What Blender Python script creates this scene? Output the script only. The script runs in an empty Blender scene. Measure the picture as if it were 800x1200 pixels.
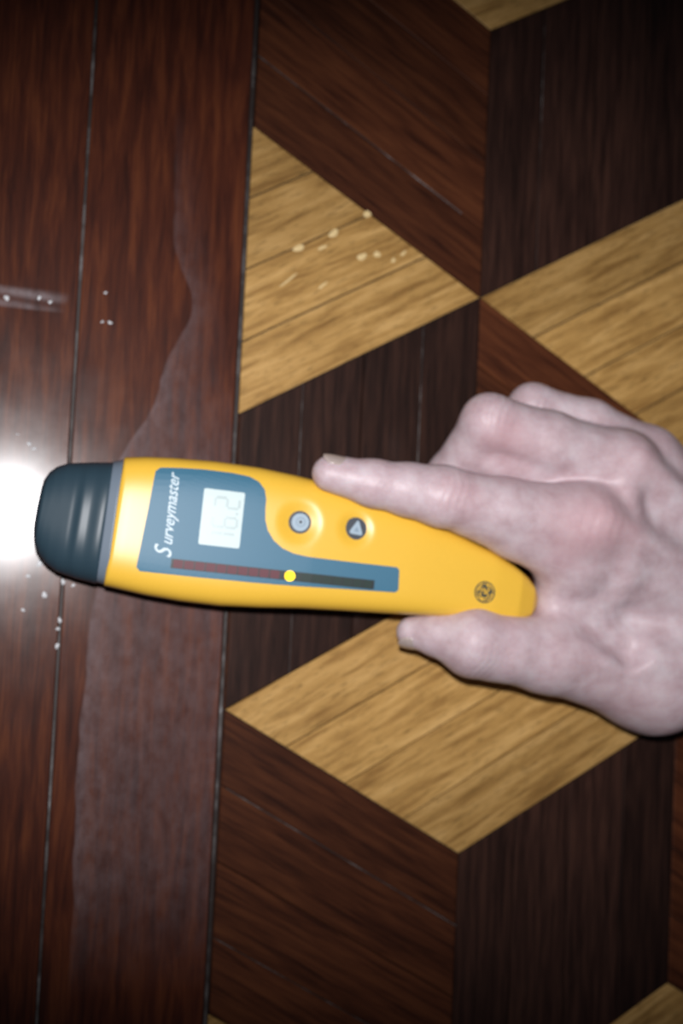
import bpy, bmesh, math, random
import numpy as np
from mathutils import Vector, Matrix

random.seed(7)
scene = bpy.context.scene
COL = scene.collection
MM = 0.001

# ------------------------------------------------------------------ camera
cam_d = bpy.data.cameras.new('camera')
cam = bpy.data.objects.new('camera', cam_d)
COL.objects.link(cam)
CAM_POS = Vector((-0.0846, -0.0622, 0.4442))
CAM_ROT = Matrix(((0.9582341, -0.0585981, -0.2799173),
                  (0.0454305, 0.9975443, -0.0533056),
                  (0.2823535, 0.0383625, 0.9585431)))
cam.matrix_world = Matrix.Translation(CAM_POS) @ CAM_ROT.to_4x4()
cam_d.sensor_fit = 'HORIZONTAL'
cam_d.sensor_width = 36.0
cam_d.lens = 58.5
cam_d.clip_start = 0.01
cam_d.dof.use_dof = True
cam_d.dof.focus_distance = 0.335
cam_d.dof.aperture_fstop = 12.5
scene.camera = cam

# ------------------------------------------------------------------ dim room light
world = bpy.data.worlds.new('world')
scene.world = world
world.use_nodes = True
bg = world.node_tree.nodes['Background']
bg.inputs[0].default_value = (0.75, 0.8, 1.0, 1)
bg.inputs[1].default_value = 0.02

# ------------------------------------------------------------------ the camera's flash, beside the lens
fl_d = bpy.data.lights.new('camera_flash', 'SPOT')
fl_d.energy = 9.2
fl_d.color = (1.0, 0.985, 1.0)
fl_d.shadow_soft_size = 0.007
fl_d.spot_size = math.radians(60)
fl_d.spot_blend = 1.0
fl = bpy.data.objects.new('camera_flash', fl_d)
COL.objects.link(fl)
FL_POS = Vector((-0.0912, -0.0284, 0.4442))
FL_AIM = Vector((0.065, -0.030, 0.0))
fl.location = FL_POS
fl.scale = (1.75, 1.0, 1.0)          # the flash tube throws a wide, low beam
_z = (FL_POS - FL_AIM).normalized()
_x = (Vector((1, 0, 0)) - _z * _z.x).normalized()
fl.rotation_euler = Matrix((_x, _z.cross(_x), _z)).transposed().to_euler()

# ------------------------------------------------------------------ exposure
vs = scene.view_settings
vs.view_transform = 'Standard'
vs.look = 'None'
vs.exposure = 0.0
vs.gamma = 1.0
vs.use_curve_mapping = False


# ================================================================== helpers
def link(name, me, mat=None, parent=None, smooth=False):
    o = bpy.data.objects.new(name, me)
    COL.objects.link(o)
    if mat is not None and not me.materials:
        me.materials.append(mat)
    if parent is not None:
        o.parent = parent
    if smooth:
        me.polygons.foreach_set('use_smooth', [True] * len(me.polygons))
    return o


def mesh(name, verts, faces):
    me = bpy.data.meshes.new(name)
    me.from_pydata([tuple(v) for v in verts], [], faces)
    me.update()
    return me


def tag(o, label=None, cat=None, group=None, kind=None):
    if label: o['label'] = label
    if cat: o['category'] = cat
    if group: o['group'] = group
    if kind: o['kind'] = kind
    return o


class Mat:
    """small wrapper for building procedural node materials"""
    def __init__(self, name):
        self.m = bpy.data.materials.new(name)
        self.m.use_nodes = True
        self.t = self.m.node_tree
        self.b = self.t.nodes['Principled BSDF']

    def node(self, kind, **kw):
        n = self.t.nodes.new(kind)
        for k, v in kw.items():
            setattr(n, k, v)
        return n

    def put(self, sock, v):
        if hasattr(v, 'is_output'):
            self.t.links.new(v, sock)
        else:
            sock.default_value = v

    def set(self, **kw):
        for k, v in kw.items():
            self.put(self.b.inputs[k.replace('_', ' ')], v)
        return self

    def coords(self, scale=(1, 1, 1), rnd=0.0):
        tc = self.node('ShaderNodeTexCoord')
        v = tc.outputs['Object']
        if rnd:
            oi = self.node('ShaderNodeObjectInfo')
            mul = self.node('ShaderNodeMath', operation='MULTIPLY')
            self.put(mul.inputs[0], oi.outputs['Random']); mul.inputs[1].default_value = rnd
            add = self.node('ShaderNodeVectorMath', operation='ADD')
            self.put(add.inputs[0], v); self.put(add.inputs[1], mul.outputs[0])
            v = add.outputs[0]
        mp = self.node('ShaderNodeMapping')
        mp.inputs['Scale'].default_value = scale
        self.put(mp.inputs['Vector'], v)
        return mp.outputs[0]

    def noise(self, vec, scale=5, detail=4, rough=0.55, dist=0.0):
        n = self.node('ShaderNodeTexNoise')
        self.put(n.inputs['Vector'], vec)
        n.inputs['Scale'].default_value = scale
        n.inputs['Detail'].default_value = detail
        n.inputs['Roughness'].default_value = rough
        n.inputs['Distortion'].default_value = dist
        return n.outputs['Fac']

    def ramp(self, fac, stops):
        r = self.node('ShaderNodeValToRGB')
        self.put(r.inputs[0], fac)
        e = r.color_ramp.elements
        while len(e) < len(stops):
            e.new(0.5)
        for i, (p, c) in enumerate(stops):
            e[i].position = p
            e[i].color = (c[0], c[1], c[2], 1) if hasattr(c, '__len__') else (c, c, c, 1)
        return r.outputs[0]

    def mix(self, fac, a, b, mode='MIX'):
        n = self.node('ShaderNodeMix', data_type='RGBA', blend_type=mode)
        self.put(n.inputs[0], fac)
        self.put(n.inputs[6], (*a, 1) if isinstance(a, tuple) and len(a) == 3 else a)
        self.put(n.inputs[7], (*b, 1) if isinstance(b, tuple) and len(b) == 3 else b)
        return n.outputs[2]

    def math(self, op, a, b=0.0):
        n = self.node('ShaderNodeMath', operation=op)
        self.put(n.inputs[0], a); self.put(n.inputs[1], b)
        return n.outputs[0]

    def rand(self):
        return self.node('ShaderNodeObjectInfo').outputs['Random']

    def attr(self, name):
        return self.node('ShaderNodeAttribute', attribute_name=name).outputs['Fac']

    def bump(self, h, strength=0.2, dist=0.0005):
        n = self.node('ShaderNodeBump')
        n.inputs['Strength'].default_value = strength
        n.inputs['Distance'].default_value = dist
        self.put(n.inputs['Height'], h)
        self.put(self.b.inputs['Normal'], n.outputs[0])
        return n.outputs[0]


def wood(name, dark, mid, light, stretch, rough, spec, coat, tone=0.25, pores=0.0, coat_rough=0.22):
    m = Mat(name)
    v = m.coords((1.0, stretch, stretch), rnd=9.0)
    grain = m.noise(v, 26, 6, 0.6, 0.4)
    fine = m.noise(m.coords((6.0, 260.0, 260.0), rnd=5.0), 8, 3, 0.6)
    f = m.math('ADD', m.math('MULTIPLY', grain, 0.75), m.math('MULTIPLY', fine, 0.25))
    c = m.ramp(f, [(0.37, dark), (0.5, mid), (0.63, light)])
    if pores:
        p = m.noise(m.coords((40.0, 460.0, 460.0), rnd=3.0), 4, 2, 0.5)
        pf = m.ramp(p, [(0.30, 1.0), (0.42, 0.0)])
        c = m.mix(m.math('MULTIPLY', pf, pores), c, tuple(x * 0.42 for x in mid))
    br = m.math('ADD', m.math('MULTIPLY', m.rand(), tone), 1.0 - tone * 0.5)
    comb = m.node('ShaderNodeCombineColor')
    for i in range(3):
        m.put(comb.inputs[i], br)
    c = m.mix(1.0, c, comb.outputs[0], 'MULTIPLY')
    wear = m.noise(m.coords((1, 1, 1)), 60, 4, 0.6)
    m.set(Base_Color=c, Roughness=rough, Specular_IOR_Level=spec, Coat_Weight=coat,
          Coat_Roughness=m.math('ADD', m.math('MULTIPLY', wear, 0.10), coat_rough - 0.05))
    m.bump(f, 0.12, 0.0004)
    return m.m


def plain(name, color, rough=0.4, spec=0.5, **kw):
    m = Mat(name)
    n = m.noise(m.coords(), 900, 2, 0.5)
    c = m.mix(m.math('MULTIPLY', n, 0.16), color, tuple(x * 0.6 for x in color))
    m.set(Base_Color=c, Roughness=rough, Specular_IOR_Level=spec)
    for k, val in kw.items():
        m.set(**{k: val})
    return m.m


# ================================================================== materials
M_OAK = wood('pale_oak', (0.25, 0.128, 0.036), (0.44, 0.252, 0.078), (0.57, 0.345, 0.125), 9.0, 0.5, 0.15, 0.35, 0.28, 0.9, coat_rough=0.2)
M_MED = wood('red_brown_wood', (0.030, 0.008, 0.0035), (0.066, 0.019, 0.0075), (0.10, 0.031, 0.0115), 12.0, 0.6, 0.1, 0.5, 0.5, coat_rough=0.19)
M_DARK = wood('blackish_wood', (0.013, 0.0055, 0.004), (0.027, 0.0115, 0.0082), (0.046, 0.0195, 0.013), 14.0, 0.6, 0.1, 0.5, 0.6, coat_rough=0.19)
M_BORD = wood('border_mahogany', (0.030, 0.0065, 0.0032), (0.060, 0.0135, 0.0055), (0.105, 0.027, 0.009), 10.0, 0.6, 0.1, 0.6, 0.2, coat_rough=0.19)

mf = Mat('joint_dust')
nf = mf.noise(mf.coords((0.22, 0.12, 0.22), rnd=3.0), 330, 4, 0.6)
mf.set(Base_Color=mf.ramp(nf, [(0.46, (0.020, 0.011, 0.009)), (0.60, (0.09, 0.078, 0.075)), (0.78, (0.30, 0.29, 0.29))]), Roughness=0.6)
M_FILL = mf.m
mb = Mat('dark_subfloor')
mb.set(Base_Color=mb.ramp(mb.noise(mb.coords(), 200, 3), [(0.3, (0.008, 0.005, 0.004)), (0.7, (0.02, 0.013, 0.01))]), Roughness=0.8)
M_BASE = mb.m

# ================================================================== the floor
S = 0.120
CX = S * math.cos(math.pi / 6)
floor = link('floor', mesh('floor', [(-0.42, -0.62, -0.012), (0.62, -0.62, -0.012), (0.62, 0.56, -0.012), (-0.42, 0.56, -0.012),
                                     (-0.42, -0.62, -0.0016), (0.62, -0.62, -0.0016), (0.62, 0.56, -0.0016), (-0.42, 0.56, -0.0016)],
                           [(3, 2, 1, 0), (4, 5, 6, 7), (0, 1, 5, 4), (1, 2, 6, 5), (2, 3, 7, 6), (3, 0, 4, 7)]), M_BASE)
floor['kind'] = 'structure'
floor['label'] = 'parquet floor of pale oak, red brown and blackish rhombs inside a dark border'


def inset(poly, e):
    n = len(poly)
    out = []
    for i in range(n):
        p0, p1, p2 = Vector(poly[i - 1]), Vector(poly[i]), Vector(poly[(i + 1) % n])
        d1 = (p1 - p0).normalized(); d2 = (p2 - p1).normalized()
        n1 = Vector((-d1.y, d1.x)); n2 = Vector((-d2.y, d2.x))
        k = 1.0 + n1.dot(n2)
        out.append(p1 + (n1 + n2) * (e / max(k, 0.15)))
    return out


def area(poly):
    return 0.5 * sum(poly[i - 1][0] * poly[i][1] - poly[i][0] * poly[i - 1][1] for i in range(len(poly)))


def clip_x(poly, x0):
    out = []
    for i in range(len(poly)):
        a, b = poly[i - 1], poly[i]
        if (a[0] >= x0) != (b[0] >= x0):
            t = (x0 - a[0]) / (b[0] - a[0])
            out.append((x0, a[1] + t * (b[1] - a[1])))
        if b[0] >= x0:
            out.append(b)
    return out


PLANKS = []


def plank(name, poly, ang, mat, label=None, gap=0.00014, edge=0.00035, zt=0.0):
    if len(poly) < 3: return None
    if area(poly) < 0: poly = poly[::-1]
    if area(poly) < 1.2e-5: return None
    poly = inset(poly, gap)
    cx = sum(p[0] for p in poly) / len(poly); cy = sum(p[1] for p in poly) / len(poly)
    ca, sa = math.cos(-ang), math.sin(-ang)
    tr = lambda p: ((p[0] - cx) * ca - (p[1] - cy) * sa, (p[0] - cx) * sa + (p[1] - cy) * ca)
    a = [tr(p) for p in poly]
    b = [tr(p) for p in inset(poly, edge)]
    n = len(a)
    vs_ = [(x, y, 0.0) for x, y in b] + [(x, y, -edge * 0.8) for x, y in a] + [(x, y, -0.0015) for x, y in a]
    fs = [tuple(range(n))]
    for i in range(n):
        j = (i + 1) % n
        fs.append((i, n + i, n + j, j)); fs.append((n + i, 2 * n + i, 2 * n + j, n + j))
    o = link(name, mesh(name, vs_, fs), mat, floor)
    o.location = (cx, cy, zt); o.rotation_euler = (0, 0, ang)
    if label: o['label'] = label
    PLANKS.append((o, poly))
    return o


XB = -0.0006           # where the pattern meets the border


def rhomb(p, e_long, e_cut, name, mat, label, n=4):
    """rhomb at p spanned by e_long (grain) and e_cut, cut into n strips"""
    ang = math.atan2(e_long[1], e_long[0])
    for k in range(n):
        a = (p[0] + e_cut[0] * k / n, p[1] + e_cut[1] * k / n)
        b = (p[0] + e_cut[0] * (k + 1) / n, p[1] + e_cut[1] * (k + 1) / n)
        poly = [a, (a[0] + e_long[0], a[1] + e_long[1]), (b[0] + e_long[0], b[1] + e_long[1]), b]
        plank(name, clip_x(poly, XB), ang, mat, label, gap=0.00024 if mat is M_OAK else 0.00014, zt=random.uniform(-0.00012, 0.00004))


for row in range(-3, 4):
    for m_ in range(-1, 4):
        hx = CX * (2 * m_ + (row % 2)); hy = 1.5 * S * row
        if hx < -0.15 or hx > 0.62 or abs(hy) > 0.6: continue
        L_, R_, T_ = (hx - CX, hy + S / 2), (hx + CX, hy + S / 2), (hx, hy + S)
        rhomb((hx, hy), (CX, S / 2), (-CX, S / 2), 'pale_strip', M_OAK, 'pale oak strip')
        rhomb((hx, hy), (-CX, S / 2), (0, -S), 'red_brown_strip', M_MED, 'red brown strip')
        rhomb((hx, hy), (0, -S), (CX, S / 2), 'blackish_strip', M_DARK, 'blackish brown strip')

# border boards, running beside the pattern
for x0, x1 in ((-0.0656, -0.0024), (-0.1300, -0.0668), (-0.1944, -0.1312), (-0.2588, -0.1956), (-0.3232, -0.2600)):
    plank('border_board', [(x0, -0.60), (x1, -0.60), (x1, 0.54), (x0, 0.54)], math.pi / 2, M_BORD, 'dark reddish border board', gap=0.00005)


def filler(x0, y0, x1, y1, w, z=-0.0001):
    d = Vector((x1 - x0, y1 - y0)); l = d.length
    vs_ = []
    nseg = max(2, int(l / 0.006))
    for i in range(nseg + 1):
        t = -l / 2 + l * i / nseg
        k = w * 0.5 * random.uniform(0.65, 1.0)
        vs_ += [(t, -k, -0.0014), (t, -k, 0), (t, k, 0), (t, k, -0.0014)]
    fs = []
    for i in range(nseg):
        for q in range(3):
            a = 4 * i + q
            fs.append((a, a + 4, a + 5, a + 1))
    o = link('joint_filler', mesh('joint_filler', vs_, fs), M_FILL, floor)
    o.location = ((x0 + x1) / 2, (y0 + y1) / 2, z)
    o.rotation_euler = (0, 0, math.atan2(d.y, d.x))
    return o


for xj in (-0.0015, -0.0662):
    filler(xj, -0.55, xj, 0.50, 0.0013 if xj > -0.05 else 0.0012)['label'] = 'pale dust packed in the border joint'
# worn joints inside the dark rhombs
A_, B_, C_ = (CX, 1.5 * S), (CX, 0.5 * S), (0.0, S)


def lerp(a, b, t): return (a[0] + (b[0] - a[0]) * t, a[1] + (b[1] - a[1]) * t)


def joint(p, q, r, s, t, w=0.0006, t0=0.0, t1=1.0):
    """filler between edges p>q and r>s, at fraction t, along p>r"""
    a = lerp(p, q, t); b = lerp(r, s, t)
    a2, b2 = lerp(a, b, t0), lerp(a, b, t1)
    filler(a2[0], a2[1], b2[0], b2[1], w, 0.00002)


joint((0, S), (0, 2 * S), B_, A_, 0.25, 0.0006, 0.0, 0.9)                     # above the pale triangle
joint((0, 0), B_, (0, -S), (CX, -S / 2), 0.75, 0.0006)                        # blackish rhomb behind the meter
joint((0, 0), B_, (0, -S), (CX, -S / 2), 0.25, 0.0005)
joint((0, -S), (0, -2 * S), (CX, -1.5 * S), (CX, -2.5 * S), 0.25, 0.0006, 0.02, 1)
joint((0, -S), (0, -2 * S), (CX, -1.5 * S), (CX, -2.5 * S), 0.75, 0.0004, 0.0, 0.8)
joint(A_, (2 * CX, 2 * S), B_, (2 * CX, S), 0.25, 0.0004)

# pale bruises in the varnish of the oak triangle
M_SCUFF = plain('scuffed_varnish', (0.78, 0.58, 0.28), 0.5)


def in_poly(p, poly):
    r = False
    for i in range(len(poly)):
        a, b = poly[i - 1], poly[i]
        if (a[1] > p[1]) != (b[1] > p[1]) and p[0] < (b[0] - a[0]) * (p[1] - a[1]) / (b[1] - a[1]) + a[0]:
            r = not r
    return r


def blob_mesh(name, rx, ry, h, seed, n=14, rings=3):
    rnd = random.Random(seed)
    ph = [rnd.uniform(0, 6.28) for _ in range(3)]
    vs_ = [(0, 0, h)]
    for r in range(1, rings + 1):
        t = r / rings
        for k in range(n):
            a = 2 * math.pi * k / n
            w = 1 + 0.16 * math.sin(2 * a + ph[0]) + 0.10 * math.sin(3 * a + ph[1])
            vs_.append((rx * t * w * math.cos(a), ry * t * w * math.sin(a), h * (1 - t * t)))
    fs = [(0, 1 + k, 1 + (k + 1) % n) for k in range(n)]
    for r in range(rings - 1):
        for k in range(n):
            a = 1 + r * n + k; b = 1 + r * n + (k + 1) % n
            fs.append((a, a + n, b + n, b))
    return mesh(name, vs_, fs)


SC = [(21.3, 71.4, 2.9, 1.1, .35), (36.1, 79.6, 2.2, 1.5, .6), (50.8, 90.2, 2.3, 1.4, .5), (31.6, 73.0, 1.9, .7, .5), (49.0, 71.2, 2.0, 1.5, .5),
      (55.7, 73.1, 1.6, 1.2, .7), (63.1, 71.4, 1.3, .7, .9), (67.5, 75.0, 1.5, .7, .9), (17.7, 57.5, 4.2, .45, .75), (32.5, 57.0, 2.4, .5, .8)]
for i, (x, y, rx, ry, a) in enumerate(SC):
    for o, poly in PLANKS:
        if o.name.startswith('pale_strip') and in_poly((x * MM, y * MM), poly):
            s = link('scuff', blob_mesh('scuff', rx * MM, ry * MM, 0.00012, i), M_SCUFF, o, True)
            s['label'] = 'pale scuff in the varnish'
            rel = o.matrix_basis.inverted() @ Vector((x * MM, y * MM, 0))
            s.location = (rel.x, rel.y, 0.00006); s.rotation_euler = (0, 0, a - o.rotation_euler.z)
            break

# ================================================================== dried water stain on the border board
def film(name, left, right, col, strength, seed):
    """thin dried film between two outlines (lists of (x, y) mm with the same y order)"""
    n = 110; m_ = 34
    ly = np.array([p[1] for p in left]); lx = np.array([p[0] for p in left])
    ry = np.array([p[1] for p in right]); rx = np.array([p[0] for p in right])
    o1 = np.argsort(ly); o2 = np.argsort(ry)
    ys = np.linspace(max(ly.min(), ry.min()), min(ly.max(), ry.max()), n)
    xl = np.interp(ys, ly[o1], lx[o1]); xr = np.interp(ys, ry[o2], rx[o2])
    for _ in range(2):
        xl[1:-1] = 0.25 * xl[:-2] + 0.5 * xl[1:-1] + 0.25 * xl[2:]
    rs = np.random.RandomState(seed)
    xl = xl + np.convolve(rs.normal(0, 0.9, n + 4), np.ones(5) / 5, 'valid')
    vs_, dens = [], []
    for i in range(n):
        for j in range(m_ + 1):
            t = j / m_
            u = t ** 1.6
            vs_.append(((xl[i] + (xr[i] - xl[i]) * u) * MM, ys[i] * MM, 0.00008))
            d = u * (xr[i] - xl[i])
            e = (1 - math.exp(-d / 0.5)) * (0.62 + 0.60 * math.exp(-d / 3.0) + 0.25 * math.exp(-d / 12))
            ends = min(1.0, (ys[i] - ys[0]) / 45.0, (ys[-1] - ys[i]) / 125.0)
            thin = 1.0 - t ** 1.5 * min(1.0, max(0.0, (ys[i] + 25.0) / 40.0))      # thins out towards the right, up the board
            dens.append(e * max(0.0, ends) * thin * strength)
    fs = []
    for i in range(n - 1):
        for j in range(m_):
            a = i * (m_ + 1) + j
            fs.append((a, a + 1, a + m_ + 2, a + m_ + 1))
    me = mesh(name, vs_, fs)
    at = me.attributes.new('residue', 'FLOAT', 'POINT')
    at.data.foreach_set('value', dens)
    mt = Mat(name + '_residue')
    nz = mt.noise(mt.coords((1, 0.6, 1)), 210, 5, 0.65)
    dn = mt.math('MULTIPLY', mt.attr('residue'), mt.ramp(nz, [(0.30, 0.35), (0.70, 1.25)]))
    mt.set(Base_Color=(*col, 1), Roughness=0.6, Alpha=dn)
    return link(name, me, mt.m, None, True)


st = film('dried_water_stain',
          [(-33.0, 125), (-32.2, 96.5), (-30.6, 65.2), (-21.0, 47.1), (-21.8, 38.4), (-31.8, 17.2), (-36.0, -1.4), (-43.6, -13.9), (-48.7, -24.4),
           (-52.5, -50), (-53.5, -73.4), (-54.9, -90.1), (-55.5, -119.8), (-57.4, -142.8), (-56.3, -162.4), (-55.0, -230)],
          [(-22.0, 125), (-12.0, 60), (-4.0, 20), (-2.9, -10), (-2.9, -230)], (0.28, 0.20, 0.21), 0.29, 3)
tag(st, 'greyish dried water stain with a wavy left edge on the border board beneath the meter', 'stain')
sm = film('dried_smear', [(-104, 46), (-98, 33)], [(-69, 42.5), (-71, 33.5)], (0.5, 0.42, 0.44), 0.28, 9)
sm2 = sm.data.attributes['residue']
n_, m2 = 110, 35
arr = []
for i in range(n_):
    for j in range(m2):
        u = j / (m2 - 1); t = i / (n_ - 1)
        arr.append(0.45 * max(0, math.sin(math.pi * min(1, u * 1.0)) ** 0.6) * (0.55 + 0.45 * math.sin(9 * t + 2 * u)) * math.sin(math.pi * t) ** 0.6)
sm2.data.foreach_set('value', arr)
tag(sm, 'small dried grey smear near the left edge, above the meter tip', 'stain')

# ================================================================== water drops
mw = Mat('water')
mw.set(Base_Color=(0.9, 0.92, 0.95, 1), Roughness=0.2, Alpha=0.7, IOR=1.45, Specular_IOR_Level=1.0)
M_WATER = mw.m
LR3 = ('leftmost', 'middle', 'rightmost')
DROPS = {
    ('floor above the black meter tip', 'three', LR3): [(-86.2, -15.2, .9, .5), (-81.8, -18.5, 1.2, .9), (-79.8, -20.3, 1.2, .8)],
    ('floor below the black meter tip', 'six', ('leftmost', 'second from left', 'third from left', 'third from right', 'second from right', 'rightmost')):
        [(-80.3, -82.6, 1.0, 1.0), (-79.2, -69.5, 1.1, 1.2), (-75.0, -64.4, 1.8, 1.9), (-72.7, -76.5, 1.2, 1.9), (-66.0, -71.2, 1.2, 1.5), (-62.1, -72.4, 1.0, 1.0)],
    ('border joint below the meter', 'three', ('topmost', 'middle', 'lowest')): [(-66.4, -86.1, 1.0, 1.5), (-66.9, -89.4, 1.0, 1.0), (-66.8, -96.0, 1.1, 1.5)],
    ('dried smear near the left edge', 'three', LR3): [(-93.4, 37.3, 1.6, 1.3), (-81.3, 38.7, 1.1, 1.2), (-77.1, 37.5, 1.0, 1.1)],
    ('border board right of the smear', 'three', ('left lower', 'topmost', 'right lower')): [(-56.8, 31.9, .9, .7), (-56.2, 43.6, .9, .8), (-53.8, 31.9, 1.3, .9)],
}
k = 0
for (where, num, names), pts in DROPS.items():
    for (x, y, rx, ry), nm in zip(pts, names):
        k += 1
        d = link('water_drop', blob_mesh('water_drop', rx * MM * 0.72, ry * MM * 0.72, 0.00042, 40 + k, 16, 5), M_WATER, None, True)
        d.location = (x * MM, y * MM, 0.0000)
        tag(d, nm + ' of ' + num + ' tiny drops on the ' + where, 'water drop', 'water drops on the ' + where)

# ================================================================== the moisture meter
# meter frame: x from the tip to the butt, y across, z out of the face (millimetres)
MP = Vector((-0.0759, -0.0497, 0.0170))
ex = Vector((0.9915, -0.1018, 0.0812)).normalized()
ez = Vector((0, 0, 1)); ez = (ez - ex * ez.dot(ex)).normalized(); ey = ez.cross(ex)
meter = bpy.data.objects.new('moisture_meter', None)
COL.objects.link(meter)
meter.empty_display_size = 0.02
meter.matrix_world = Matrix.Translation(MP) @ Matrix((ex, ey, ez)).transposed().to_4x4()
tag(meter, 'yellow handheld moisture meter with black tip, grey faceplate and small screen, gripped by the hand', 'moisture meter')

UP = np.array([(22, 27.2), (25.4, 28.9), (34, 30.6), (43.4, 31.8), (59.6, 33.2), (76.3, 33.6), (89.8, 33.0), (100, 32.2), (110.8, 30.6), (125, 28.4), (139.6, 25.6),
               (158.3, 20.5), (173.4, 15.8), (183, 11.9), (189, 8.6), (193.8, 4.6), (196.0, 1.0), (196.9, -1.4)])
LO = np.array([(22, -19.0), (28.9, -19.6), (41.8, -20.7), (54.8, -21.1), (69.5, -20.8), (84.2, -19.4), (100.7, -17.4), (117.6, -15.9), (138.3, -14.2), (159.3, -12.7),
               (173.6, -12.1), (184, -11.3), (189, -10.1), (193.8, -7.4), (196.0, -4.2), (196.9, -2.0)])
TOPH = np.array([(22, 15.6), (30, 16.0), (100, 16.0), (140, 14.6), (175, 13.0), (186, 11.6), (193, 8.4), (196, 4.5), (196.9, 1.2)])
BOTH = np.array([(22, 15.6), (30, 16.0), (100, 15.6), (140, 13.6), (175, 12.0), (186, 10.4), (193, 7.6), (196, 4.0), (196.9, 1.2)])
ip = lambda T, x: np.interp(x, T[:, 0], T[:, 1])
NEXP = 4.6
DIM = [(93.9, 14.7, 9.0), (115.6, 15.7, 7.4)]


def smooth_tab(T, xs):
    y = ip(T, xs)
    return y


def zt(x, y):
    """height of the body's front face over the mid plane, in mm"""
    yc = (ip(UP, x) + ip(LO, x)) / 2; hw = (ip(UP, x) - ip(LO, x)) / 2
    q = np.clip(np.abs((y - yc) / hw), 0, 0.999)
    return ip(TOPH, x) * (1 - q ** NEXP) ** (1 / NEXP)


def dimple(x, y):
    d = 0.0
    for (a, b, r) in DIM:
        q = ((x - a) ** 2 + (y - b) ** 2) / (r * r)
        d = d + np.where(q < 1, 1.9 * (1 - np.minimum(q, 1)) ** 1.5, 0)
    return d


def loft(name, xs, up, lo, top, bot, mat, nexp=NEXP, seg=96, dim=False, cap0=True, cap1=True, slant=0.0, parent=meter):
    vs_ = []
    th = np.linspace(0, 2 * math.pi, 721)
    for x in xs:
        u, l = up(x), lo(x); yc, hw = (u + l) / 2, (u - l) / 2
        c, s = np.cos(th), np.sin(th)
        y = hw * np.sign(c) * np.abs(c) ** (2 / nexp)
        z = np.where(s > 0, top(x), bot(x)) * np.sign(s) * np.abs(s) ** (2 / nexp)
        arc = np.concatenate([[0], np.cumsum(np.hypot(np.diff(y), np.diff(z)))])
        t = np.linspace(0, arc[-1], seg + 1)[:-1]
        yy = np.interp(t, arc, y) + yc; zz = np.interp(t, arc, z)
        xx = x - slant * (yy - 5.0)
        if dim:
            zz = zz - np.where(zz > 4, dimple(xx, yy), 0)
        vs_ += [(xx_ * MM, a * MM, b * MM) for xx_, a, b in zip(xx, yy, zz)] if slant else [(x * MM, a * MM, b * MM) for a, b in zip(yy, zz)]
    fs = []
    for i in range(len(xs) - 1):
        for j in range(seg):
            a = i * seg + j; b = i * seg + (j + 1) % seg
            fs.append((a, b, b + seg, a + seg))
    if cap0: fs.append(tuple(range(seg))[::-1])
    if cap1: fs.append(tuple((len(xs) - 1) * seg + j for j in range(seg)))
    me = mesh(name, vs_, fs)
    bm = bmesh.new(); bm.from_mesh(me); bmesh.ops.recalc_face_normals(bm, faces=bm.faces); bm.to_mesh(me); bm.free()
    return link(name, me, mat, parent, True)


M_YEL = plain('yellow_plastic', (0.84, 0.50, 0.055), 0.36, 0.5)
M_CAP = plain('black_rubber', (0.026, 0.052, 0.072), 0.42, 0.45)
M_COL = plain('grey_collar', (0.15, 0.19, 0.24), 0.42, 0.6)
M_FACE = plain('grey_blue_faceplate', (0.052, 0.165, 0.255), 0.48, 0.4)
M_WHITE = plain('white_print', (0.62, 0.74, 0.80), 0.5)
M_LCD = plain('screen_glass', (0.60, 0.72, 0.72), 0.4, 0.3)
M_DIGIT = plain('faint_digits', (0.42, 0.52, 0.52), 0.3)
M_BTNK = plain('button_rim', (0.03, 0.04, 0.055), 0.5)
M_BTN = plain('button_face', (0.34, 0.44, 0.52), 0.45)
M_STRIP = plain('strip_black', (0.012, 0.016, 0.018), 0.5)
M_RED = plain('led_red_unlit', (0.11, 0.018, 0.030), 0.55)
M_GREEN = plain('led_green_unlit', (0.010, 0.028, 0.022), 0.55)
M_EMB = plain('emblem_print', (0.055, 0.060, 0.045), 0.5)
ml = Mat('led_amber_lit')
ml.set(Base_Color=(0.9, 0.6, 0.02, 1), Roughness=0.3, Emission_Color=(1.0, 0.62, 0.0, 1), Emission_Strength=1.6)
M_LED = ml.m

xs = np.concatenate([np.linspace(26.2, 27.0, 3), np.linspace(28.0, 184, 132), np.linspace(185, 195.6, 16), [196.2, 196.6, 196.85]])


def body_top(x): return ip(TOPH, x) - 0.9 * max(0.0, 1 - (x - 26.2) / 0.8)


body = loft('body', xs, lambda x: ip(UP, x), lambda x: ip(LO, x), body_top, lambda x: ip(BOTH, x), M_YEL, dim=True, slant=0.0)
# seam where the two shells meet
sv, sf = [], []
for tab, sg in ((UP, 1), (LO, -1)):
    base = len(sv); q = np.linspace(28, 190, 60)
    for x in q:
        y = ip(tab, x)
        for dz in (-0.5, 0.5):
            sv.append((x * MM, (y + sg * 0.06) * MM, (dz - 3.5) * MM)); sv.append((x * MM, (y - sg * 1.0) * MM, (dz - 3.5) * MM))
    for i in range(len(q) - 1):
        a = base + 4 * i
        for (p, r) in ((0, 1), (1, 3), (3, 2), (2, 0)):
            sf.append((a + p, a + r, a + r + 4, a + p + 4))
link('shell_seam', mesh('shell_seam', sv, sf), M_BTNK, meter)['label'] = 'dark line where the two shells meet'

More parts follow.
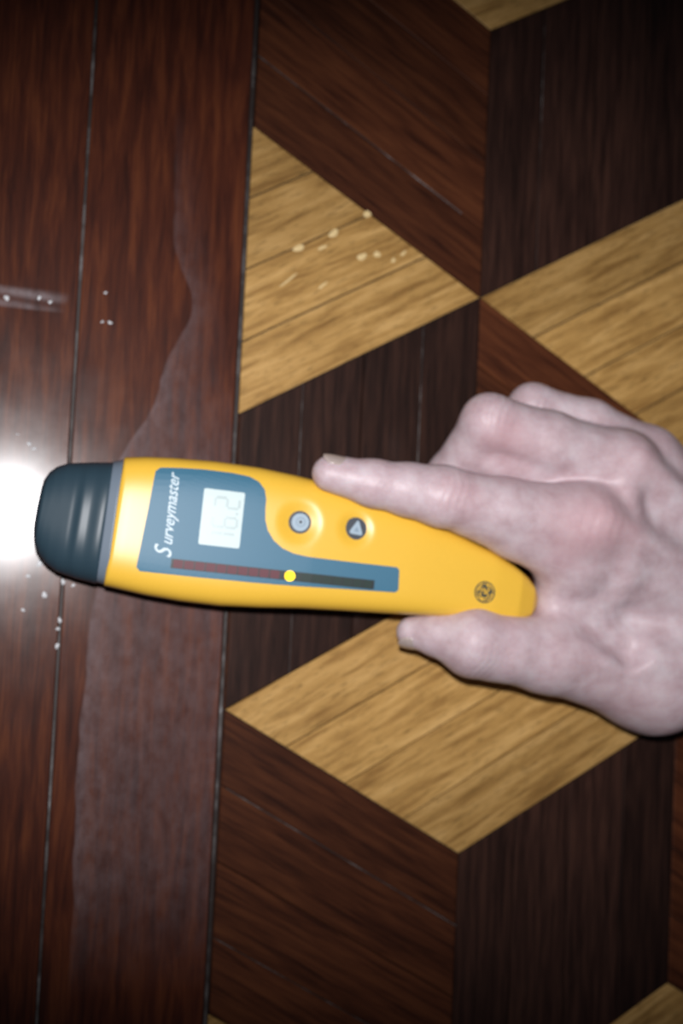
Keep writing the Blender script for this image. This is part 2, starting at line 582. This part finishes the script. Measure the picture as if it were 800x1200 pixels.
collar = loft('collar', [22.9, 23.3, 24.6, 25.9, 26.5], lambda x: 27.2 + (x - 23.3) * 0.35, lambda x: -18.6 - (x - 23.3) * 0.12, lambda x: 15.0 + 0.28 * (x - 23.0), lambda x: 15.0, M_COL, nexp=3.6, slant=0.02)
collar['label'] = 'grey collar between tip and body'
CU = np.array([(-2.0, 8.0), (-1.85, 12.3), (-1.3, 16.4), (0.2, 19.6), (2.6, 22.0), (6.2, 23.9), (15.3, 25.7), (22.6, 26.9), (23.4, 26.6)])
CLO = np.array([(-2.0, -3.0), (-1.5, -6.5), (-0.3, -9.7), (1.5, -12.2), (4.4, -14.8), (8.4, -16.9), (16.1, -18.4), (22.6, -19.1), (23.4, -18.9)])
CT = np.array([(-2.0, 6.6), (-1.5, 9.2), (-0.3, 11.0), (2, 11.5), (6, 12.3), (10.2, 13.15), (11.2, 13.22), (12.2, 13.5), (13.6, 14.15), (14.4, 14.3), (17.0, 14.3), (18.0, 14.5), (20.0, 15.1), (21.2, 15.3), (22.6, 15.2), (23.4, 14.6)])
cxs = np.concatenate([np.linspace(-2, 2, 12), np.linspace(2.6, 23.4, 46)])
capo = loft('tip_cap', cxs, lambda x: ip(CU, x), lambda x: ip(CLO, x), lambda x: ip(CT, x), lambda x: ip(CT, x), M_CAP, nexp=2.7)
capo['label'] = 'black rubber tip cap'


def catmull(pts, n=6):
    out = []
    N = len(pts)
    for i in range(N):
        p0, p1, p2, p3 = [np.array(pts[(i + k) % N], float) for k in (-1, 0, 1, 2)]
        for t in np.linspace(0, 1, n, endpoint=False):
            out.append(tuple(0.5 * ((2 * p1) + (-p0 + p2) * t + (2 * p0 - 5 * p1 + 4 * p2 - p3) * t * t + (-p0 + 3 * p1 - 3 * p2 + p3) * t ** 3)))
    return out


def drape(name, poly, off, mat, parent=meter, skirt=0.5, cuts=3, flatz=None):
    """a plate with outline poly (mm) that follows the front face, raised by off"""
    bm = bmesh.new()
    if area(poly) < 0: poly = poly[::-1]
    vv = [bm.verts.new((x, y, 0)) for x, y in poly]
    f = bm.faces.new(vv)
    bm.normal_update()
    r = bmesh.ops.triangulate(bm, faces=[f], ngon_method='EAR_CLIP')
    if cuts:
        for _ in range(cuts):
            long_e = [e for e in bm.edges if e.calc_length() > 3.0]
            if not long_e: break
            bmesh.ops.subdivide_edges(bm, edges=long_e, cuts=1)
            bmesh.ops.triangulate(bm, faces=[f for f in bm.faces if len(f.verts) > 3])
    border = [e for e in bm.edges if len(e.link_faces) == 1]
    ret = bmesh.ops.extrude_edge_only(bm, edges=border)
    low = {g for g in ret['geom'] if isinstance(g, bmesh.types.BMVert)}
    for v in bm.verts:
        z = (float(zt(v.co.x, v.co.y)) if flatz is None else flatz) + off - (skirt if v in low else 0)
        v.co = Vector((v.co.x * MM, v.co.y * MM, z * MM))
    bmesh.ops.recalc_face_normals(bm, faces=bm.faces)
    me = bpy.data.meshes.new(name); bm.to_mesh(me); bm.free()
    return link(name, me, mat, parent)


def round_poly(pts, r=1.2, n=5):
    out = []
    N = len(pts)
    for i in range(N):
        p0, p1, p2 = [Vector(pts[(i + k) % N]) for k in (-1, 0, 1)]
        a = p1 + (p0 - p1).normalized() * r; b = p1 + (p2 - p1).normalized() * r
        for t in np.linspace(0, 1, n):
            q = a.lerp(p1, t).lerp(p1.lerp(b, t), t)
            out.append((q.x, q.y))
    return out


def circle(cx, cy, r, n=28): return [(cx + r * math.cos(2 * math.pi * i / n), cy + r * math.sin(2 * math.pi * i / n)) for i in range(n)]


PANEL = ([(36.6, -10.8), (37.4, 8), (38.0, 24.9), (39.6, 26.6)] + [(47, 27.7), (55.7, 28.6), (66, 29.0), (72.5, 28.7), (76.3, 27.3), (78.9, 24.6), (79.9, 21.0), (80.1, 17.2), (80.7, 13.4), (82.2, 9.7), (84.9, 6.4), (88.6, 4.0), (93.0, 2.7), (98.5, 2.3), (108, 2.55), (118.0, 2.9)]
         + [(133.6, 3.5), (134.6, 2.6), (135.4, -5.0), (134.4, -6.1), (112.9, -7.8), (96, -9.2), (80.6, -10.2), (58.5, -11.3), (38, -12.1)])
face = drape('faceplate', PANEL, 0.35, M_FACE, cuts=4)
face['label'] = 'grey blue faceplate'
lcd = drape('screen', round_poly([(56.5, 21.6), (57.4, 0.8), (72.6, 1.4), (71.7, 22.2)], 0.7, 3), 0.55, M_LCD, cuts=3)
lcd['label'] = 'pale rectangular screen'


# the reading 16.2, reading upward: text direction runs along +y, its top towards -x
TX = Vector((-0.045, 1.0)).normalized(); TY = Vector((-TX.y, TX.x))


def tp(o, u, v):
    p = Vector(o) + TX * u + TY * v
    return (p.x, p.y)


SEG = {'a': ((0, 1), (1, 1)), 'b': ((1, 1), (1, .5)), 'c': ((1, .5), (1, 0)), 'd': ((0, 0), (1, 0)), 'e': ((0, .5), (0, 0)), 'f': ((0, 1), (0, .5)), 'g': ((0, .5), (1, .5))}
DG = {'1': 'bc', '6': 'afgedc', '2': 'abged'}


def digit(ch, o, w, h, th):
    bm = bmesh.new()
    segs = [] if ch == '.' else DG[ch]
    rects = []
    for s in segs:
        (x0, y0), (x1, y1) = SEG[s]
        x0, x1, y0, y1 = x0 * w, x1 * w, y0 * h, y1 * h
        g = 0.25
        if abs(y0 - y1) < 1e-6: rects.append((min(x0, x1) + g, y0 - th / 2, max(x0, x1) - g, y0 + th / 2))
        else: rects.append((x0 - th / 2, min(y0, y1) + g, x0 + th / 2, max(y0, y1) - g))
    if ch == '.': rects.append((0, 0, th, th))
    for (x0, y0, x1, y1) in rects:
        q = [tp(o, *c) for c in ((x0, y0), (x1, y0), (x1, y1), (x0, y1))]
        vv = [bm.verts.new((a * MM, b * MM, (float(zt(a, b)) + 0.62) * MM)) for a, b in q]
        bm.faces.new(vv)
    bmesh.ops.recalc_face_normals(bm, faces=bm.faces)
    me = bpy.data.meshes.new('digit'); bm.to_mesh(me); bm.free()
    return link('digit', me, M_DIGIT, lcd)


digit('1', (70.4, 2.6), 3.6, 9.0, 1.1)
digit('6', (70.4, 8.6), 3.6, 9.0, 1.1)
digit('.', (70.4, 13.4), 1, 1, 1.1)
digit('2', (70.3, 15.8), 3.6, 9.0, 1.1)


def lettering(name, text, o, size, off, mat, parent, shear=0.35, big=1.0, width=None):
    cu = bpy.data.curves.new(name, 'FONT')
    cu.body = text; cu.size = size; cu.shear = shear; cu.resolution_u = 3; cu.offset = 0.05
    tmp = bpy.data.objects.new('tmp', cu); COL.objects.link(tmp)
    dg = bpy.context.evaluated_depsgraph_get()
    me = bpy.data.meshes.new_from_object(tmp.evaluated_get(dg))
    COL.objects.unlink(tmp); bpy.data.objects.remove(tmp)
    xsx = [v.co.x for v in me.vertices]
    k = (width / (max(xsx) - min(xsx))) if width else 1.0
    x0 = min(xsx)
    for v in me.vertices:
        a, b = tp(o, (v.co.x - x0) * k, v.co.y)
        v.co = Vector((a * MM, b * MM, (float(zt(a, b)) + off) * MM))
    me.name = name
    return link(name, me, mat, parent)


big_s = lettering('lettering', 'S', (48.3, -5.6), 9.0, 0.42, M_WHITE, face, shear=0.4, width=4.6)
small = lettering('lettering', 'urveymaster', (48.0, -0.8), 6.2, 0.42, M_WHITE, face, shear=0.4, width=26.6)
big_s['label'] = 'white slanted lettering'; small['label'] = 'white slanted lettering'

# the row of lamps
b0, b1 = np.array((49.3, -7.6)), np.array((125.0, -4.5))
bd = (b1 - b0) / np.linalg.norm(b1 - b0); bn = np.array((-bd[1], bd[0]))


def bar_quad(t0, t1, w): return [tuple(b0 + bd * t + bn * s) for t, s in ((t0, -w), (t1, -w), (t1, w), (t0, w))]


LB = float(np.linalg.norm(b1 - b0))
strip = drape('lamp_strip', bar_quad(-0.6, LB + 0.6, 1.75), 0.45, M_STRIP, cuts=4)
NL = 19
for i in range(NL):
    t0 = LB * i / NL + 0.25; t1 = LB * (i + 1) / NL - 0.25
    lit = (i == 10)
    if lit:
        c = b0 + bd * (43.6)
        o = drape('lamp', circle(c[0], c[1], 1.95, 20), 0.75, M_LED, strip, cuts=0, skirt=0.4)
        o['label'] = 'glowing yellow lamp'
    else:
        o = drape('lamp', round_poly(bar_quad(t0, t1, 1.5), 0.5, 3), 0.6, M_RED if i < 10 else M_GREEN, strip, cuts=0, skirt=0.3)
        o['label'] = 'unlit dull red lamp' if i < 10 else 'unlit dark green lamp'

# push buttons in their dishes
for n, (bx, by, _) in enumerate(DIM):
    zb = float(zt(bx, by)) - 1.9
    rim = drape('button', circle(bx, by, 4.3), 0.9, M_BTNK, cuts=0, flatz=zb, skirt=1.6)
    if n == 0:
        p = drape('button_face', circle(bx + .1, by, 3.35), 1.25, M_BTN, rim, cuts=0, flatz=zb, skirt=0.6)
        rim['label'] = 'round button with a dotted pale face'
        d = drape('dot', circle(bx + .2, by + .1, 0.62, 12), 1.32, M_BTNK, rim, cuts=0, flatz=zb, skirt=0.1)
        for r_, w_ in ((1.65, .22),):
            vs2 = []; nn = 28
            for i in range(nn):
                a = 2 * math.pi * i / nn
                for rr in (r_ - w_, r_ + w_):
                    vs2.append(((bx + .2 + rr * math.cos(a)) * MM, (by + .1 + rr * math.sin(a)) * MM, (zb + 1.31) * MM))
            link('ring', mesh('ring', vs2, [(2 * i, 2 * i + 1, (2 * i + 3) % (2 * nn), (2 * i + 2) % (2 * nn)) for i in range(nn)]), plain('button_ring', (0.22, 0.30, 0.38), 0.5), rim)
    else:
        rim['label'] = 'round button with a pale triangle'
        tri = [(bx + .5, by + 3.7), (bx - 2.7, by - 2.1), (bx + 3.1, by - 2.4)]
        drape('button_triangle', round_poly(tri, 1.3, 4), 1.25, M_BTN, rim, cuts=0, flatz=zb, skirt=0.6)
        drape('dot', round_poly([(bx + .4, by + 0.9), (bx - .8, by - 1.2), (bx + 1.4, by - 1.3)], .4, 3), 1.32, plain('button_ring', (0.22, 0.30, 0.38), 0.5), rim, cuts=0, flatz=zb, skirt=0.1)

# round monogram near the butt
EX, EY, ER = 170.4, -0.9, 4.25
emb = drape('emblem', circle(EX, EY, ER, 40), 0.10, M_EMB, cuts=0, skirt=0.4)
emb['label'] = 'round dark monogram'


def tube2d(name, pts, w, off, mat, parent):
    P = [np.array(p, float) for p in pts]
    vs_ = []
    for i in range(len(P)):
        d = P[min(i + 1, len(P) - 1)] - P[max(i - 1, 0)]; d = d / (np.linalg.norm(d) + 1e-9)
        n = np.array((-d[1], d[0]))
        for s in (-1, 1):
            a = P[i] + n * s * w
            vs_.append((a[0] * MM, a[1] * MM, (float(zt(a[0], a[1])) + off) * MM))
    return link(name, mesh(name, vs_, [(2 * i, 2 * i + 1, 2 * i + 3, 2 * i + 2) for i in range(len(P) - 1)]), mat, parent)


def emb_pts(local):
    # local: text direction u along +y, v towards -x, unit = emblem radius
    return [tp((EX, EY), u * ER, v * ER) for u, v in local]


tube2d('rim_line', emb_pts([(0.80 * math.cos(a), 0.80 * math.sin(a)) for a in np.linspace(0, 2 * math.pi, 40)]), 0.17, 0.2, M_YEL, emb)
for q in range(4):
    a0 = q * math.pi / 2 + 0.5
    arc = [((0.86 - 0.20 * t) * math.cos(a0 + 0.95 * t), (0.86 - 0.20 * t) * math.sin(a0 + 0.95 * t)) for t in np.linspace(0, 1, 12)]
    tube2d('scroll', emb_pts(arc), 0.26, 0.21, M_YEL, emb)
gl = [(-0.02 + 0.0, 0.36), (-0.22, 0.46), (-0.45, 0.36), (-0.56, 0.08), (-0.50, -0.24), (-0.30, -0.36), (-0.10, -0.22), (-0.04, 0.04), (-0.20, 0.02)]
el = [(0.50, 0.30), (0.34, 0.45), (0.16, 0.36), (0.16, 0.16), (0.34, 0.08), (0.14, -0.02), (0.10, -0.26), (0.30, -0.38), (0.54, -0.20)]
for l_ in (gl, el):
    pts = []
    for i in range(len(l_) - 1):
        p0, p1, p2, p3 = [np.array(l_[min(max(i + k, 0), len(l_) - 1)]) for k in (-1, 0, 1, 2)]
        for t in np.linspace(0, 1, 5, endpoint=False):
            pts.append(tuple(0.5 * ((2 * p1) + (-p0 + p2) * t + (2 * p0 - 5 * p1 + 4 * p2 - p3) * t * t + (-p0 + 3 * p1 - 3 * p2 + p3) * t ** 3)))
    tube2d('monogram_letter', emb_pts(pts), 0.24, 0.22, M_YEL, emb)

# ================================================================== the hand
# one continuous skin grown from tapered bones (millimetres), blended smoothly
H = 1.0
X0, X1, Y0, Y1, Z0, Z1 = 8, 322, -158, 34, -4, 86
gx = np.arange(X0, X1, H, dtype=np.float32); gy = np.arange(Y0, Y1, H, dtype=np.float32); gz = np.arange(Z0, Z1, H, dtype=np.float32)
SH = (len(gx), len(gy), len(gz))


def smin(a, b, k):
    h = np.clip(0.5 + 0.5 * (b - a) / k, 0, 1)
    return b + (a - b) * h - k * h * (1 - h)


def empty_field(): return np.full(SH, 40.0, np.float32)


def cone(F, a, ra, b, rb, k, pad=14, flat=None):
    """blend a tapered bone a>b into field F; flat = (nx, ny, nz, f) squashes it along a direction"""
    a = np.array(a, np.float32); b = np.array(b, np.float32)
    R_ = max(ra, rb) + pad
    lo = np.minimum(a, b) - R_; hi = np.maximum(a, b) + R_
    i0 = [max(0, int((lo[q] - o) / H)) for q, o in enumerate((X0, Y0, Z0))]
    i1 = [min(SH[q], int((hi[q] - o) / H) + 2) for q, o in enumerate((X0, Y0, Z0))]
    if any(i0[q] >= i1[q] for q in range(3)): return F
    sl = tuple(slice(i0[q], i1[q]) for q in range(3))
    x = gx[sl[0]][:, None, None]; y = gy[sl[1]][None, :, None]; z = gz[sl[2]][None, None, :]
    d = b - a; L2 = float(d @ d) + 1e-6
    t = np.clip(((x - a[0]) * d[0] + (y - a[1]) * d[1] + (z - a[2]) * d[2]) / L2, 0, 1)
    px = x - a[0] - t * d[0]; py = y - a[1] - t * d[1]; pz = z - a[2] - t * d[2]
    dist = px * px + py * py + pz * pz
    if flat is not None:
        n = np.array(flat[:3], np.float32); n /= np.linalg.norm(n)
        c = px * n[0] + py * n[1] + pz * n[2]
        dist = dist + c * c * (flat[3] ** 2 - 1)
    dist = np.sqrt(dist) - (ra + (rb - ra) * t)
    F[sl] = smin(F[sl], dist, k)
    return F


def carve(F, a, ra, b, rb, k):
    G = empty_field(); cone(G, a, ra, b, rb, 0.01, 8)
    return -smin(-F, G, k)


# joints
I_MCP, I_PIP, I_DIP, I_TIP = (131, -38.5, 48), (71, -31.8, 47.5), (44.6, -28.4, 44.5), (27.5, -25.6, 42.5)
M_MCP, M_PIP, M_DIP, M_TIP = (150, -14, 44), (92, -0.5, 41.5), (85, -21, 20), (100, -38, 9.6)
R_MCP, R_PIP, R_DIP, R_TIP = (168, -8, 35), (116, 9.0, 30), (106, -8, 12), (122, -26, 9.0)
L_MCP, L_PIP, L_DIP, L_TIP = (187, -17, 25), (150, -5.0, 16), (143, -17, 9.0), (154, -31, 8.6)
T_TIP, T_MID, T_IP, T_MCP, T_CMC = (68.0, -85.0, 28), (78.0, -85.4, 33), (90, -87.2, 38.5), (124, -92.0, 35), (176, -94, 32)
W_I, W_M, W_R, W_L = (212, -66, 31), (220, -54, 33), (224, -44, 31), (226, -36, 27)

palm = empty_field()
cone(palm, I_MCP, 13.5, W_I, 15.5, 9)
cone(palm, M_MCP, 12.5, W_M, 15.5, 10)
cone(palm, R_MCP, 11.0, W_R, 15.0, 9)
cone(palm, L_MCP, 10.5, W_L, 14.0, 9)
cone(palm, (150, -58, 34), 14, (205, -72, 33), 19, 12)           # flesh between thumb and index
cone(palm, T_MCP, 14.0, (178, -99, 27), 23.0, 10)               # ball of the thumb
cone(palm, (178, -99, 27), 23.0, (222, -78, 30), 23, 12)
cone(palm, (138, -84, 30), 11, (146, -52, 36), 12, 8)            # web skin
cone(palm, (131, -84, 31), 9.5, (130, -56, 36), 11, 6)
cone(palm, (182, -20, 24), 12, (222, -46, 27), 15, 10)           # heel of the palm
cone(palm, (222, -66, 30), 25, (262, -80, 36), 24, 16, flat=(0, 0.15, 1, 1.18))
cone(palm, (262, -80, 36), 24, (300, -94, 43), 28, 14)
cone(palm, (147, -26, 53.5), 3.2, (150, -60, 49.5), 3.4, 8)         # fold of skin behind the knuckles
# extensor tendons and veins, raised slightly
cone(palm, (134, -38, 60.5), 2.6, (196, -60, 47.5), 1.8, 7)
cone(palm, (152, -13, 55.0), 2.4, (204, -48, 48.5), 1.6, 7)
cone(palm, (168, -8, 44.5), 2.2, (208, -38, 45.5), 1.5, 6)
cone(palm, (150, -66, 46.0), 1.5, (178, -60, 48.5), 1.6, 6)
cone(palm, (168, -28, 50.0), 1.2, (196, -42, 48.5), 1.3, 4)
cone(palm, (126, -92, 44.0), 2.2, (180, -92, 51.0), 2.0, 8)
# the hollow between the thumb and the index metacarpal
palm = carve(palm, (126, -71, 49.5), 6.0, (153, -88, 50.5), 7.0, 6)

fingers = []


def finger(bones, k=4.0):
    F = empty_field()
    for (a, ra, b, rb) in bones:
        cone(F, a, ra, b, rb, k, 10)
    fingers.append(F)


finger([(I_TIP, 6.9, I_DIP, 8.6), (I_DIP, 8.6, (58, -30, 46), 9.8), ((58, -30, 46), 9.8, I_PIP, 11.4), (I_PIP, 11.4, (97, -35.5, 47.5), 12.3),
        ((97, -35.5, 47.5), 12.3, I_MCP, 14.8), ((84, -36.5, 45), 10.0, (104, -42.5, 44), 11.5), ((104, -42.5, 44), 11.5, (132, -52, 41), 14), ((31, -25.5, 39.5), 5.5, (44, -28.5, 40.5), 6.5)])
finger([(M_TIP, 7.6, M_DIP, 9.2), (M_DIP, 9.2, M_PIP, 10.4), (M_PIP, 10.8, (118, -6.5, 43), 11.6), ((118, -6.5, 43), 11.6, M_MCP, 13.0),
        ((97, -14, 33), 9.0, (124, -18, 36), 10.5)])
finger([(R_TIP, 7.0, R_DIP, 7.8), (R_DIP, 7.8, R_PIP, 9.0), (R_PIP, 9.3, (140, 3.6, 35), 9.4), ((140, 3.6, 35), 9.4, R_MCP, 11.5)])
finger([(L_TIP, 6.2, L_DIP, 7.0), (L_DIP, 7.0, L_PIP, 8.0), (L_PIP, 8.3, L_MCP, 10.8)])
finger([(T_TIP, 6.0, T_MID, 8.4), (T_MID, 8.6, T_IP, 12.4), (T_IP, 13.2, (106, -90.0, 37.5), 13.0), ((106, -90.0, 37.5), 13.0, T_MCP, 14.2),
        ((74, -84.5, 27), 5.5, (87, -86, 33), 9.5), ((91, -90.5, 35), 11.0, (97, -91, 35), 11.2)])
body_f = None
for F, k in zip(fingers, (9, 8, 7, 7, 9)):
    D = smin(palm, F, k)
    body_f = D if body_f is None else smin(body_f, D, 1.2)


def surface_nets(F):
    ins = F < 0
    nx, ny, nz = F.shape
    cnt = np.zeros((nx - 1, ny - 1, nz - 1), np.uint8)
    acc = np.zeros((3, nx - 1, ny - 1, nz - 1), np.float32)
    corner = lambda A, o: A[o[0]:nx - 1 + o[0], o[1]:ny - 1 + o[1], o[2]:nz - 1 + o[2]]
    for axis in range(3):
        oth = [q for q in range(3) if q != axis]
        for s in ((0, 0), (0, 1), (1, 0), (1, 1)):
            o0 = [0, 0, 0]; o0[oth[0]], o0[oth[1]] = s
            o1 = list(o0); o1[axis] = 1
            cr = corner(ins, o0) != corner(ins, o1)
            idx = np.nonzero(cr)
            fa = corner(F, o0)[idx]; fb = corner(F, o1)[idx]
            t = fa / (fa - fb)
            cnt[idx] += 1
            for q in range(3):
                acc[q][idx] += (t if q == axis else o0[q])
    act = cnt > 0
    ids = np.full(cnt.shape, -1, np.int64)
    cells = np.argwhere(act)
    ids[act] = np.arange(len(cells))
    V = cells.astype(np.float32) + np.stack([acc[q][act] / cnt[act] for q in range(3)], 1)
    Q = []
    for axis in range(3):
        u, v = (axis + 1) % 3, (axis + 2) % 3
        a = [slice(None)] * 3; b = [slice(None)] * 3
        a[axis] = slice(0, -1); b[axis] = slice(1, None)
        e = np.argwhere(ins[tuple(a)] != ins[tuple(b)])
        ok = (e[:, u] > 0) & (e[:, v] > 0) & (e[:, u] < F.shape[u] - 1) & (e[:, v] < F.shape[v] - 1)
        e = e[ok]
        flip = ins[tuple(a)][tuple(e.T)]
        c = []
        for du, dv in ((1, 1), (0, 1), (0, 0), (1, 0)):
            g = e.copy(); g[:, u] -= du; g[:, v] -= dv
            c.append(ids[tuple(g.T)])
        c = np.stack(c, 1)
        c[~flip] = c[~flip][:, ::-1]
        Q.append(c)
    return V, np.concatenate(Q)


V, Q = surface_nets(body_f)
V = V * H + np.array((X0, Y0, Z0), np.float32)
# relax
E_ = np.concatenate([Q[:, [0, 1]], Q[:, [1, 2]], Q[:, [2, 3]], Q[:, [3, 0]]])
deg = np.bincount(E_.ravel(), minlength=len(V)).astype(np.float32)


def lap(W):
    out = np.zeros_like(W)
    for q in range(W.shape[1]):
        out[:, q] = np.bincount(E_[:, 0], W[E_[:, 1], q], len(W)) + np.bincount(E_[:, 1], W[E_[:, 0], q], len(W))
    return out / deg[:, None]


for it in range(6):
    V = V + (0.55 if it % 2 == 0 else -0.50) * (lap(V) - V)


def normals(V):
    d1 = V[Q[:, 2]] - V[Q[:, 0]]; d2 = V[Q[:, 3]] - V[Q[:, 1]]
    fn = np.cross(d1, d2)
    N = np.zeros_like(V)
    for q in range(3):
        for c in range(4):
            N[:, q] += np.bincount(Q[:, c], fn[:, q], len(V))
    return N / (np.linalg.norm(N, axis=1, keepdims=True) + 1e-9)


N = normals(V)
# skin creases over the joints: (centre, bone direction, spread along, spread across, depth, wavelength, facing)
CREASE = [((72, -31.8, 58), (-26, 3.4, -3), 5.5, 9, 0.38, 3.0, (0, 0, 1)), ((45, -28.4, 53), (-17, 3, -2), 3.2, 7, 0.26, 2.0, (0, 0, 1)),
          ((131, -38, 62), (1, -.12, 0), 9, 11, 0.14, 4.2, (0, 0, 1)), ((92, 4, 50), (-.9, .2, -.3), 6, 9, 0.36, 3.0, (0, .4, 1)),
          ((91, -94, 46), (1, -.2, 0), 5, 9, 0.34, 2.8, (0, -.7, .7)), ((146, -76, 44), (.7, .7, 0), 9, 12, 0.30, 4.5, (0, 0, 1)),
          ((117, 12, 39), (-.9, .2, -.3), 5, 7, 0.30, 3.0, (0, .4, 1))]
rs = np.random.RandomState(5)
disp = np.zeros(len(V), np.float32)
for (c, d, sl_, sw, dep, wl, fc) in CREASE:
    c = np.array(c, np.float32); d = np.array(d, np.float32); d /= np.linalg.norm(d); fc = np.array(fc, np.float32); fc /= np.linalg.norm(fc)
    r = V - c; al = r @ d; rr = np.sqrt(np.maximum((r * r).sum(1) - al * al, 0))
    side = np.cross(d, fc); ac = r @ side
    w = np.exp(-(al / sl_) ** 2) * np.exp(-(rr / sw) ** 2) * np.clip((N @ fc - 0.1) * 1.5, 0, 1)
    ph = al + 0.5 * np.sin(ac * 0.5) + 0.05 * ac
    disp -= dep * w * np.clip(np.sin(2 * math.pi * ph / wl), -0.2, 1) ** 1
V = V + N * disp[:, None]

# where the skin is flushed
BL = [((131, -38, 60), 13, .55), ((116, -40, 58), 14, .35), ((74, -31, 57), 9, .55), ((96, -12, 52), 12, .65), ((152, -12, 54), 13, .45), ((92, 0, 50), 10, .25),
      ((44, -28, 52), 7, .15), ((100, -84, 38), 11, .55), ((92, -92, 38), 9, .5), ((126, -92, 42), 14, .3), ((140, -40, 60), 12, .5), ((168, -4, 46), 10, .3),
      ((80, -86, 31), 7, .35), ((150, -112, 40), 16, .35), ((185, -116, 38), 14, .3), ((120, -50, 54), 12, .3)]
blush = np.zeros(len(V), np.float32)
for c, r, a in BL:
    blush += a * np.exp(-(((V - np.array(c, np.float32)) ** 2).sum(1)) / (r * r))
blush = np.clip(blush, 0, 1)

msk = Mat('skin')
v0 = msk.coords()
mot = msk.noise(v0, 130, 4, 0.6)
base = msk.ramp(mot, [(0.30, (0.46, 0.33, 0.355)), (0.5, (0.545, 0.42, 0.45)), (0.70, (0.61, 0.51, 0.54))])
colr = msk.mix(msk.math('MULTIPLY', msk.attr('blush'), 0.8), base, (0.53, 0.30, 0.325))
vor = msk.node('ShaderNodeTexVoronoi'); vor.inputs['Scale'].default_value = 900; msk.put(vor.inputs['Vector'], v0)
hgt = msk.math('ADD', msk.math('MULTIPLY', vor.outputs['Distance'], 0.5), msk.noise(v0, 420, 4, 0.6))
msk.set(Base_Color=colr, Roughness=0.46, Specular_IOR_Level=0.42, Subsurface_Weight=0.12, Subsurface_Scale=0.004)
msk.b.inputs['Subsurface Radius'].default_value = (1.0, 0.35, 0.2)
msk.bump(hgt, 0.16, 0.0006)
M_SKIN = msk.m

me = bpy.data.meshes.new('hand')
me.vertices.add(len(V)); me.vertices.foreach_set('co', (V * MM).astype(np.float32).ravel())
me.loops.add(len(Q) * 4); me.loops.foreach_set('vertex_index', Q.astype(np.int32).ravel())
me.polygons.add(len(Q)); me.polygons.foreach_set('loop_start', np.arange(0, 4 * len(Q), 4, dtype=np.int32))
me.update(calc_edges=True); me.validate()
at = me.attributes.new('blush', 'FLOAT', 'POINT'); at.data.foreach_set('value', blush)
hand = link('hand', me, M_SKIN, None, True)
tag(hand, 'bare right hand gripping the yellow meter, index finger along its upper edge', 'hand')

# fingernails
mn = Mat('nail')
mn.set(Base_Color=mn.ramp(mn.noise(mn.coords(), 300, 3), [(0.3, (0.42, 0.34, 0.31)), (0.7, (0.48, 0.39, 0.36))]), Roughness=0.3, Coat_Weight=0.4)
M_NAIL = mn.m


def nail(c, axis, up, w, l, r, label=None):
    c, a, n = Vector(c), Vector(axis).normalized(), Vector(up)
    n = (n - a * n.dot(a)).normalized(); t = n.cross(a)
    NU, NV = 11, 11
    vs_ = []
    for layer in (0, 1):
        for i in range(NV):
            v = -1 + 2 * i / (NV - 1)
            ww = w * (1 - max(0, abs(v) - 0.35) ** 2.4 * 1.6) ** 0.8
            for j in range(NU):
                u = -1 + 2 * j / (NU - 1)
                th_ = u * ww / r
                rr = r - 0.5 * layer
                p = c + a * (v * l - 0.10 * l * u * u * (1 if v > 0 else -1)) + t * (rr * math.sin(th_)) + n * (rr * math.cos(th_) - r - 0.5 * max(0, v) ** 2)
                vs_.append(p * MM)
    fs = []
    o = NU * NV
    for i in range(NV - 1):
        for j in range(NU - 1):
            q = i * NU + j
            fs.append((q, q + 1, q + NU + 1, q + NU)); fs.append((o + q, o + q + NU, o + q + NU + 1, o + q + 1))
    ring = [j for j in range(NU)] + [i * NU + NU - 1 for i in range(1, NV)] + [(NV - 1) * NU + j for j in range(NU - 2, -1, -1)] + [i * NU for i in range(NV - 2, 0, -1)]
    for q in range(len(ring)):
        p1, p2 = ring[q], ring[(q + 1) % len(ring)]
        fs.append((p2, p1, p1 + o, p2 + o))
    me = mesh('fingernail', vs_, fs)
    bm = bmesh.new(); bm.from_mesh(me); bmesh.ops.recalc_face_normals(bm, faces=bm.faces); bm.to_mesh(me); bm.free()
    return link('fingernail', me, M_NAIL, hand, True)


# index: nail on the back of the tip; thumb: nail turned outward; curled fingers: nails facing the floor side
ai = Vector(I_TIP) - Vector(I_DIP)
nu = Vector((0.05, 0.86, 0.5))
nail(Vector(I_TIP) + nu.normalized() * 7.2 + Vector((1.5, 0, 0)), ai, nu, 4.6, 5.6, 7.0)
at_ = Vector(T_TIP) - Vector(T_IP)
nt = Vector((-0.3, -0.80, 0.42))
nail(Vector(T_TIP) + nt.normalized() * 6.9 + Vector((1.5, 0, 0)), at_, nt, 4.8, 5.6, 7.6)
for tip, dip, r_ in ((M_TIP, M_DIP, 7.6), (R_TIP, R_DIP, 7.0), (L_TIP, L_DIP, 6.2)):
    a = Vector(tip) - Vector(dip)
    up_ = Vector((-0.55, -0.4, -0.75))
    up_ = (up_ - a.normalized() * up_.dot(a.normalized())).normalized()
    nail(Vector(tip) + up_ * (r_ + 0.1), a, up_, 4.0, 5.0, r_)
